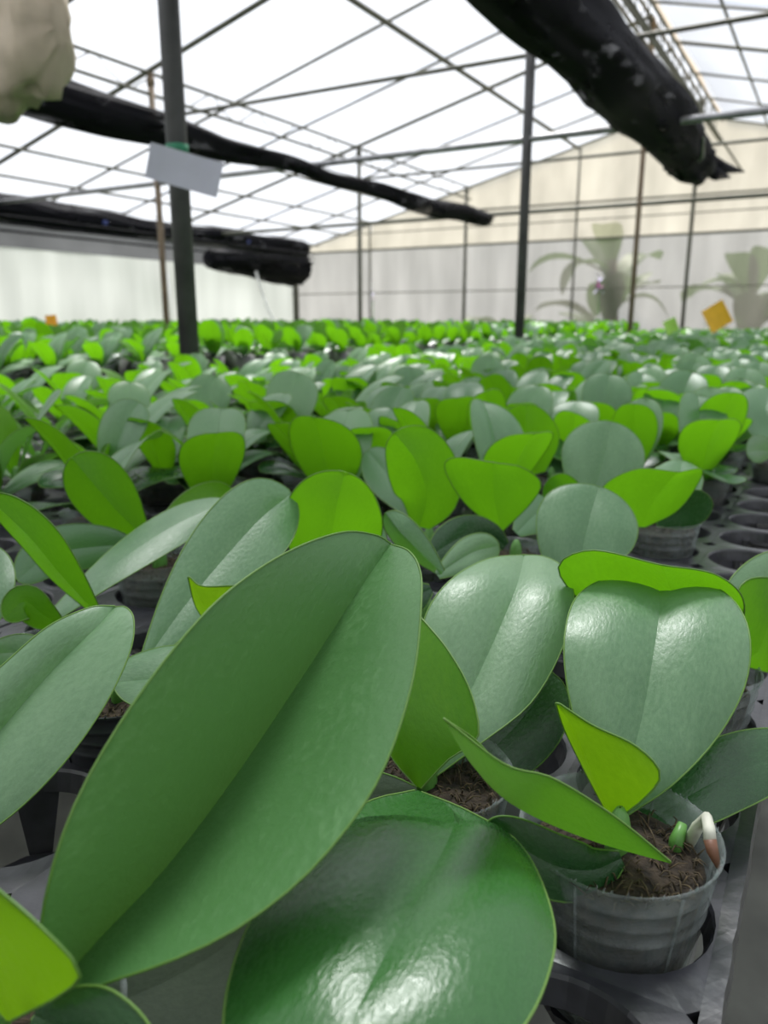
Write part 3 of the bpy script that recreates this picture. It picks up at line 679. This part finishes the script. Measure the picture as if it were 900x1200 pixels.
# --- middle plants
pI = plant(3, 2, 'orchid with a lime heart shaped leaf back, creased, behind the longest leaf')
hero_leaf(pI, 'I1', [(388, 672, .61), (388, 635, .59), (394, 595, .57), (404, 553, .56)], 60, 58, M_YOUNG_BACKLIT, 'wide', fl=.012, fr=.012, bulge=.12, face=-1)
hero_leaf(pI, 'I2', [(395, 668, .62), (420, 640, .65), (440, 610, .69)], 26, 26, M_LEAF, 'std')
pJ = plant(3, 4, 'orchid with a lime leaf bowed over like a hood')
hero_leaf(pJ, 'J1', [(492, 618, .76), (500, 580, .74), (487, 540, .72), (462, 507, .70)], 38, 44, M_YOUNG_BACKLIT, 'wide', fl=.015, fr=.012, bulge=.14, face=-1)
hero_leaf(pJ, 'J2', [(500, 612, .77), (470, 575, .80), (445, 545, .84), (430, 528, .86)], 26, 24, M_LEAF, 'std')
pQ = plant(2, 2, 'orchid with a small wavy pale leaf beside the round grey one')
hero_leaf(pQ, 'Q1', [(518, 672, .57), (490, 645, .575), (468, 622, .58), (452, 601, .59)], 14, 20, M_LEAF, 'std', fl=.02, bulge=.1)
hero_leaf(pQ, 'Q2', [(512, 674, .57), (540, 655, .585), (560, 645, .60), (585, 640, .62)], 20, 22, M_LEAF, 'std', bulge=.2)
hero_leaf(pQ, 'Q3', [(505, 690, .56), (480, 700, .55), (455, 690, .54)], 22, 22, M_DARK, 'std')
pG = plant(2, 4, 'orchid with a lime wedge shaped leaf held upright toward a row of round ones')
hero_leaf3(pG, 'G1', [(588, 622, .71), (580, 590, .69), (578, 560, .675), (578, 542, .665)], [(586, 622, .71), (545, 590, .70), (521, 548, .69), (535, 536, .68), (578, 542, .665)], [(590, 622, .71), (622, 590, .70), (634, 566, .69), (612, 548, .68), (578, 542, .665)], M_YOUNG_BACKLIT, bulge=.1, face=-1)
hero_leaf(pG, 'G2', [(592, 640, .70), (575, 628, .69), (545, 628, .67), (505, 650, .65)], 24, 24, M_DARK, 'std', bulge=.15)
hero_leaf(pG, 'G3', [(605, 625, .73), (625, 605, .76), (645, 590, .80)], 24, 24, M_LEAF, 'std')
pE = plant(1, 3, 'orchid with a perfectly round grey green leaf and its midrib toward the light')
hero_leaf(pE, 'E1', [(690, 690, .60), (682, 655, .605), (690, 612, .620), (702, 570, .642)], 61, 59, M_LEAF, 'round', bulge=.16)
hero_leaf(pE, 'E3', [(682, 695, .60), (650, 690, .57), (630, 700, .55)], 26, 26, M_DARK, 'std')
pE2 = plant(1, 6, 'orchid with a spread lime leaf beside the empty tray holes')
hero_leaf3(pE2, 'E2', [(752, 618, .80), (765, 590, .77), (782, 566, .745), (796, 553, .73)], [(750, 618, .80), (722, 600, .79), (706, 572, .775), (745, 550, .75), (796, 553, .73)], [(756, 618, .80), (792, 600, .77), (815, 572, .75), (823, 550, .74), (796, 553, .73)], M_YOUNG_BACKLIT, bulge=.1, face=-1)
hero_leaf(pE2, 'E4', [(770, 612, .83), (800, 600, .82), (815, 590, .81), (822, 575, .80)], 18, 22, M_DARK, 'std')
hero_leaf(pE2, 'E5', [(765, 606, .84), (780, 585, .87), (795, 560, .90), (800, 540, .94)], 30, 30, M_LEAF, 'round')
pF = plant(2, 6, 'orchid with a tall round grey leaf behind the perfectly round one')
hero_leaf(pF, 'F1', [(690, 595, .87), (698, 570, .875), (708, 535, .885), (716, 494, .90)], 50, 48, M_LEAF, 'round', bulge=.16)
hero_leaf(pF, 'F2', [(685, 598, .87), (662, 580, .85), (640, 565, .83)], 22, 22, M_YOUNG_BACKLIT, 'std', face=-1)
pH = plant(3, 8, 'orchid with an upright disc shaped lime leaf amid grey ones')
hero_leaf(pH, 'H1', [(628, 556, 1.05), (622, 535, 1.03), (617, 505, 1.01), (616, 474, 1.0)], 37, 37, M_YOUNG_BACKLIT, 'round', fl=.01, fr=.01, face=-1)
hero_leaf(pH, 'H2', [(640, 552, 1.09), (655, 530, 1.12), (665, 515, 1.15)], 26, 26, M_LEAF, 'round')
pT = plant(0, 11, 'orchid in a clear pot at the end of the run of empty holes')
hero_leaf(pT, 'T1', [(905, 520, 1.18), (900, 500, 1.2), (898, 478, 1.22), (902, 455, 1.27)], 32, 32, M_LEAF, 'round')
hero_leaf(pT, 'T2', [(908, 530, 1.16), (892, 528, 1.12), (875, 530, 1.08)], 14, 18, M_LEAF, 'std', bulge=.1)
for i, k in ((0, -1), (0, 1), (1, 1), (1, -1), (2, -1), (2, -2), (2, 8), (2, 7), (3, 7), (1, 5), (2, 5), (1, 7), (0, 3), (0, 4), (0, 5), (0, 6), (0, 7), (0, 8), (0, 9), (0, 10), (1, 8)): TAKEN.add((i, k))
# nursery plant label stakes and cards come later
# ------------------------------------------------------------------ the massed orchids
def curve_leaf(az, L, W, e0, e1, roll, fold, kind, n, ts, base, bulge, rim, twist=0):
    d = np.array([sin(az), cos(az), 0]); side = np.array([cos(az), -sin(az), 0])
    ss = [1-(1-i/n)**1.5 for i in range(n+1)]; pts = [np.array(base, float)]; K = 40; e_ = lambda s: e0+(e1-e0)*s**1.3
    fine = [pts[0]]
    for i in range(K):
        e = e_((i+.5)/K); fine.append(fine[-1]+(d*cos(e)+np.array([0, 0, sin(e)]))*L/K)
    fine = np.array(fine); M_, L_, R_ = [], [], []
    for s in ss:
        p = np.array([np.interp(s*K, range(K+1), fine[:, j]) for j in range(3)]); e = e_(s)
        nr = -d*sin(e)+np.array([0, 0, cos(e)]); r = roll+twist*s
        sd = side*cos(r)+nr*sin(r); nn = nr*cos(r)-side*sin(r); wv = W*prof(kind, s)
        M_.append(p); L_.append(p-sd*wv*cos(fold)+nn*wv*sin(fold)); R_.append(p+sd*wv*cos(fold)+nn*wv*sin(fold))
    return loft(M_, L_, R_, (d*-.5+np.array([0, 0, 1])), bulge, ts, rim)
def variant(seed, n, ts, rim, tall=0.0, strap=False):
    rg = random.Random(seed); out = []; U = rg.uniform
    j = U(-.35, .35)
    cz = .080
    out.append((curve_leaf(j+U(-.25, .25), *((U(.13, .165), U(.026, .033)) if strap else (U(.105, .135), U(.035, .042))), radians((U(48, 66) if strap else U(66, 82))+tall*4), radians((U(-15, 20) if strap else U(22, 52))+tall*20), U(-.25, .25), U(.05, .25), rg.choice(['round', 'top', 'wide']), n, ts, (0, .005, cz), .15, rim, U(-.3, .3)), 'm'))
    out.append((curve_leaf(pi+j+U(-.3, .3), *((U(.11, .14), U(.026, .033)) if strap else (U(.10, .13), U(.034, .041))), radians(U(58, 78)+tall*6), radians(U(20, 50)+tall*20), U(-.3, .3), U(.08, .3), rg.choice(['round', 'top', 'wide']), n, ts, (0, -.005, cz), .15, rim, U(-.3, .3)), 'y'))  # near-side leaf: underside green with the backlight put into its colour
    out.append((curve_leaf(j+U(-.4, .4), U(.09, .12), U(.03, .036), radians(U(25, 45)), radians(U(-25, 5)), U(-.2, .2), U(0, .15), 'std', n, ts, (0, .007, cz-.005), .12, rim), rg.choice('mmd')))
    out.append((curve_leaf(pi+j+U(-.4, .4), U(.08, .11), U(.028, .035), radians(U(25, 45)), radians(U(-25, 5)), U(-.2, .2), U(0, .15), 'std', n, ts, (0, -.007, cz-.005), .12, rim), rg.choice('mdd')))
    if rg.random() < .6: out.append((curve_leaf(j+rg.choice([0, pi])+U(-.3, .3), U(.05, .085), U(.016, .026), radians(84), radians(U(55, 78)), U(-.2, .2), U(.3, .6), 'std', n, ts, (0, 0, cz), .08, rim), 'y'))
    return out
NV = 14
NS = 7
MATK = {'m': M_LEAF, 'y': M_YOUNG_BACKLIT, 'd': M_DARK}
VAR = []
for s in range(NV+NS):
    lv = []
    for data, mk in variant(100+s, 14, TS[::2] if False else [-1, -.85, -.5, -.2, 0, .2, .5, .85, 1], .0005, 0, s >= NV):
        me = leaf_mesh('orchid_leaf', data); me.materials.append(MATK[mk]); me.materials.append(M_RIM); lv.append(me)
    VAR.append(lv)
spots = []
rg = random.Random(77)
for i in range(18):
    for k in range(-1, 106):
        if (i, k) in TAKEN: continue
        p = hole(i, k)
        if p.y > 10.05: continue
        near = proj(p+Vector((0, 0, .09)))
        par = (i+k) % 2 == 0
        if near[2] < .86: 
            continue
        if not par and rg.random() > .16: continue
        if par and rg.random() < .06: continue
        if i == 0 and k < 14: continue
        spots.append((near[2], p, 1, i, near))
for bi, (bx, bz) in enumerate(((-2.10, .06), (-4.86, .06), (-6.51, .06))):
    for i in range((17, 15, 13)[bi]):
        for k in range(0, 112):
            if (i+k) % 2: continue
            p = Vector((bx-(i+.5)*PITCHH, -.254+k*PITCHH*1.015, PB+bz))
            if p.y > 10.0: continue
            near = proj(p+Vector((0, 0, .09))); spots.append((near[2], p, 2+bi, i, near))
spots = [s for s in spots if s[0] > .3 and -70 < s[4][0] < 990]
spots.sort(key=lambda s: s[0])
def copy_plant(p, lv, rz, sc, label, group, z=0):
    o = empty('potted_orchid', p, rz); tag(o, label, 'orchid', group)
    link('pot', POT_C, o); link('potting_moss', MOSS_C, o); link('stem', STEM, o)
    for me in lv:
        l = link('leaf', me, o); l.scale = (sc, sc, sc); l.location.z = .08*(1-sc)
def link_plain(name, me, parent): o = bpy.data.objects.new(name, me); COL.objects.link(o); o.parent = parent; return o
_l = link
link = lambda name, me, parent=None, mats=(): _l(name, me, parent, mats)
NIND = 270
cnt = {}
def nth(n):
    if n <= 18: return ORD[n-1]
    return 'twentieth' if n == 20 else 'nineteenth' if n == 19 else ('twenty-'+ORD[n-21] if n < 30 else 'thirtieth' if n == 30 else 'thirty-'+ORD[n-31])
for n, (d, p, bn, i, near) in enumerate(spots[:NIND]):
    if bn == 1:
        cnt[i] = cnt.get(i, sum(1 for q in HEROES if q == i))+1
        lab_, g_ = 'young orchid in the %s pot row from the bare tray edge, %s plant along it' % (ORD[i], nth(cnt[i])), 'orchids massed on the near bench'
    else:
        cnt[-1-i] = cnt.get(-1-i, 0)+1
        lab_, g_ = 'orchid across the aisle, %s row from the aisle, %s along it' % (ORD[i], nth(cnt[-1-i])), 'orchids across the aisle'
    copy_plant(p, VAR[NV+rg.randrange(NS) if i >= 4 and rg.random() < .6 else rg.randrange(NV)], rg.gauss(0, .32), rg.uniform(.88, 1.12), lab_, g_)
# the rest, beyond counting one by one
def low(seed, tall, ymix, yk):
    V, Fc, UVs, MI = [], [], [], []; b = 0
    for data, mk in variant(seed, 7, TSX, 0, tall):
        v, f, uv, nb = data; V += list(v); UVs += list(uv); Fc += [tuple(b+q for q in g) for g in f]
        rr = random.Random(seed+len(V)); k = 1 if ((mk == 'y' and rr.random() < yk) or rr.random() < ymix) else {'m': 0, 'y': 0, 'd': 2}[mk]
        MI += [k]*len(f); b = len(V)
    v, f = [], []; rev(v, f, [(.029, 0), (.0395, .078), (.034, .074), (.001, .075)], 8); V += [np.array(q) for q in v]; UVs += [(0, 0)]*len(v); Fc += [tuple(b+q for q in g) for g in f]; MI += [3]*len(f)
    return np.array(V), np.array(Fc), np.array(UVs), np.array(MI)
LOW = [low(300+s, .2, .02, .55) for s in range(12)]; LOWT = [low(400+s, 1.0, .45, 1) for s in range(12)]  # the taller set has more leaves in the backlit underside green
M_POTF = plain('far_pot', (.16, .16, .16), .4)
for bn, lb in ((1, 'dense far expanse of young orchids filling the near bench to the gable'), (2, 'dense band of green orchids on the bench across the aisle'), (3, 'orchids on the third bench past the inner posts'), (4, 'orchids on the bench along the side wall')):
    V, Fc, UVs, MI = [], [], [], []; b = 0
    for (d, p, q, i, near) in spots[NIND:]:
        if q != bn: continue
        vv, ff, uu, mm = (LOW if bn == 1 or near[2] > 5.5 and rg.random() < .7 else LOWT)[rg.randrange(12)]
        a = rg.gauss(0, .4); s = rg.uniform(.88, 1.15)*(1.06 if bn > 1 else 1); c_, s_ = cos(a), sin(a)
        w_ = vv.copy(); w_[:, 0] = (vv[:, 0]*c_-vv[:, 1]*s_)*s; w_[:, 1] = (vv[:, 0]*s_+vv[:, 1]*c_)*s; w_[:, 2] *= s
        V.append(w_+np.array(p)); Fc.append(ff+b); UVs.append(uu+rg.random()*7); MI.append(mm); b += len(vv)
    V, Fc, UVs, MI = map(np.concatenate, (V, Fc, UVs, MI))
    me = bpy.data.meshes.new('distant_orchids'); me.vertices.add(len(V)); me.vertices.foreach_set('co', V.ravel())
    me.loops.add(Fc.size); me.loops.foreach_set('vertex_index', Fc.ravel()); me.polygons.add(len(Fc)); me.polygons.foreach_set('loop_start', np.arange(0, Fc.size, 4))
    me.polygons.foreach_set('material_index', MI); me.update(calc_edges=True); me.validate()
    me.polygons.foreach_set('use_smooth', [True]*len(me.polygons))
    ul = me.uv_layers.new(name='UVMap'); ul.data.foreach_set('uv', UVs[Fc.ravel()].ravel())
    o = link('distant_orchids', me, None, [M_LEAF, M_YOUNG_BACKLIT, M_DARK, M_POTF]); tag(o, lb, 'orchids', kind='stuff')
# ------------------------------------------------------------------ cards, tags, flowers above the beds
def card(name, px, py, d, wpx, hpx, rot, m, label, cat, zb=.72):
    c = at(px, py, d); o = empty(name, (c.x, c.y, zb)); tag(o, label, cat); z = c.z-zb; s = d/FPX; w2, h2 = wpx*s/2, hpx*s/2
    ux, uz = Vector((Rv.x, Rv.y, 0)), Vector((0, 0, 1)); nn = Vector((Rv.y, -Rv.x, 0))
    v = [(ux*(a*cos(rot)-b_*sin(rot))+uz*(a*sin(rot)+b_*cos(rot)+z)+nn*t*.0015+nn*.012*(a/w2)**2*.5) for t in (-1, 1) for b_ in (-h2, h2) for a in (-w2, -w2/2, 0, w2/2, w2)]
    f = [(a, a+1, a+6, a+5) for a in range(4)]+[(10+a, 15+a, 16+a, 11+a) for a in range(4)]+[(a, 10+a, 11+a, a+1) for a in range(4)]+[(5+a, 6+a, 16+a, 15+a) for a in range(4)]+[(0, 5, 15, 10), (4, 14, 19, 9)]
    link('sheet', mesh('sheet', v, f, False), o, m)
    tubeobj('wire_stake', [(0, 0, 0), (0, 0, z-h2*.5)], .002, M_FRAME, o, 5)
card('sticky_trap', 840, 371, 4.2, 27, 29, radians(32), M_YEL, 'large yellow sticky trap card tilted above the plants near the gable', 'trap card')
card('sticky_trap', 61, 378, 5.2, 13, 17, radians(5), M_ORG, 'small orange sticky trap card above plants by the grey side wall', 'trap card', 0)
card('plant_tag', 786, 382, 4.6, 15, 16, radians(25), M_LIME, 'pale lime plant tag above the bed beside the yellow card', 'tag')
def flower(px, py, d, label, s, zb=.74):
    c = at(px, py, d); o = empty('flower_spike', (c.x, c.y, zb)); tag(o, label, 'flower'); z = c.z-zb
    tubeobj('stalk', [(0, .02, 0), (.01, 0, z*.5), (0, 0, z)], .004, M_STEM, o, 6)
    for k in range(5):
        q = 2*pi*k/5+.3; me = leaf_mesh('petal', curve_leaf(0, .045*s, .02*s, .3, -.2, 0, .1, 'round', 6, TSX, (0, 0, 0), .05, 0))
        pt = link('petal', me, o, [M_MAG if k < 3 else M_PALEP]); pt.location = (0, 0, z); pt.rotation_euler = (pi/2*.0, q, YAW)
        pt.rotation_euler = (Vector((cos(q)*Rv.x, cos(q)*Rv.y, sin(q)))).to_track_quat('Y', 'Z').to_euler()
    for k in range(2):
        pb = link('bud', leaf_mesh('bud', curve_leaf(0, .035*s, .014*s, .9, .4, 0, .3, 'round', 6, TSX, (0, 0, 0), .05, 0)), o, [M_PALEP]); pb.location = (0, 0, z+.05+.03*k); pb.rotation_euler.z = k*2
flower(702, 338, 6.0, 'magenta flower on a thin stalk before the brown post', 1.3)
flower(437, 352, 8.0, 'tiny violet flower spike near the thin post by the corner', 1.0, 0)
tag(tubeobj('white_hose', [at(300, 318, 10.2), at(306, 340, 10.2), at(314, 362, 10.1), at(326, 384, 10.0), at(330, 400, 10.0)], .018, M_HOSE), 'white hose hanging slack by the dark net at the wall corner', 'hose')
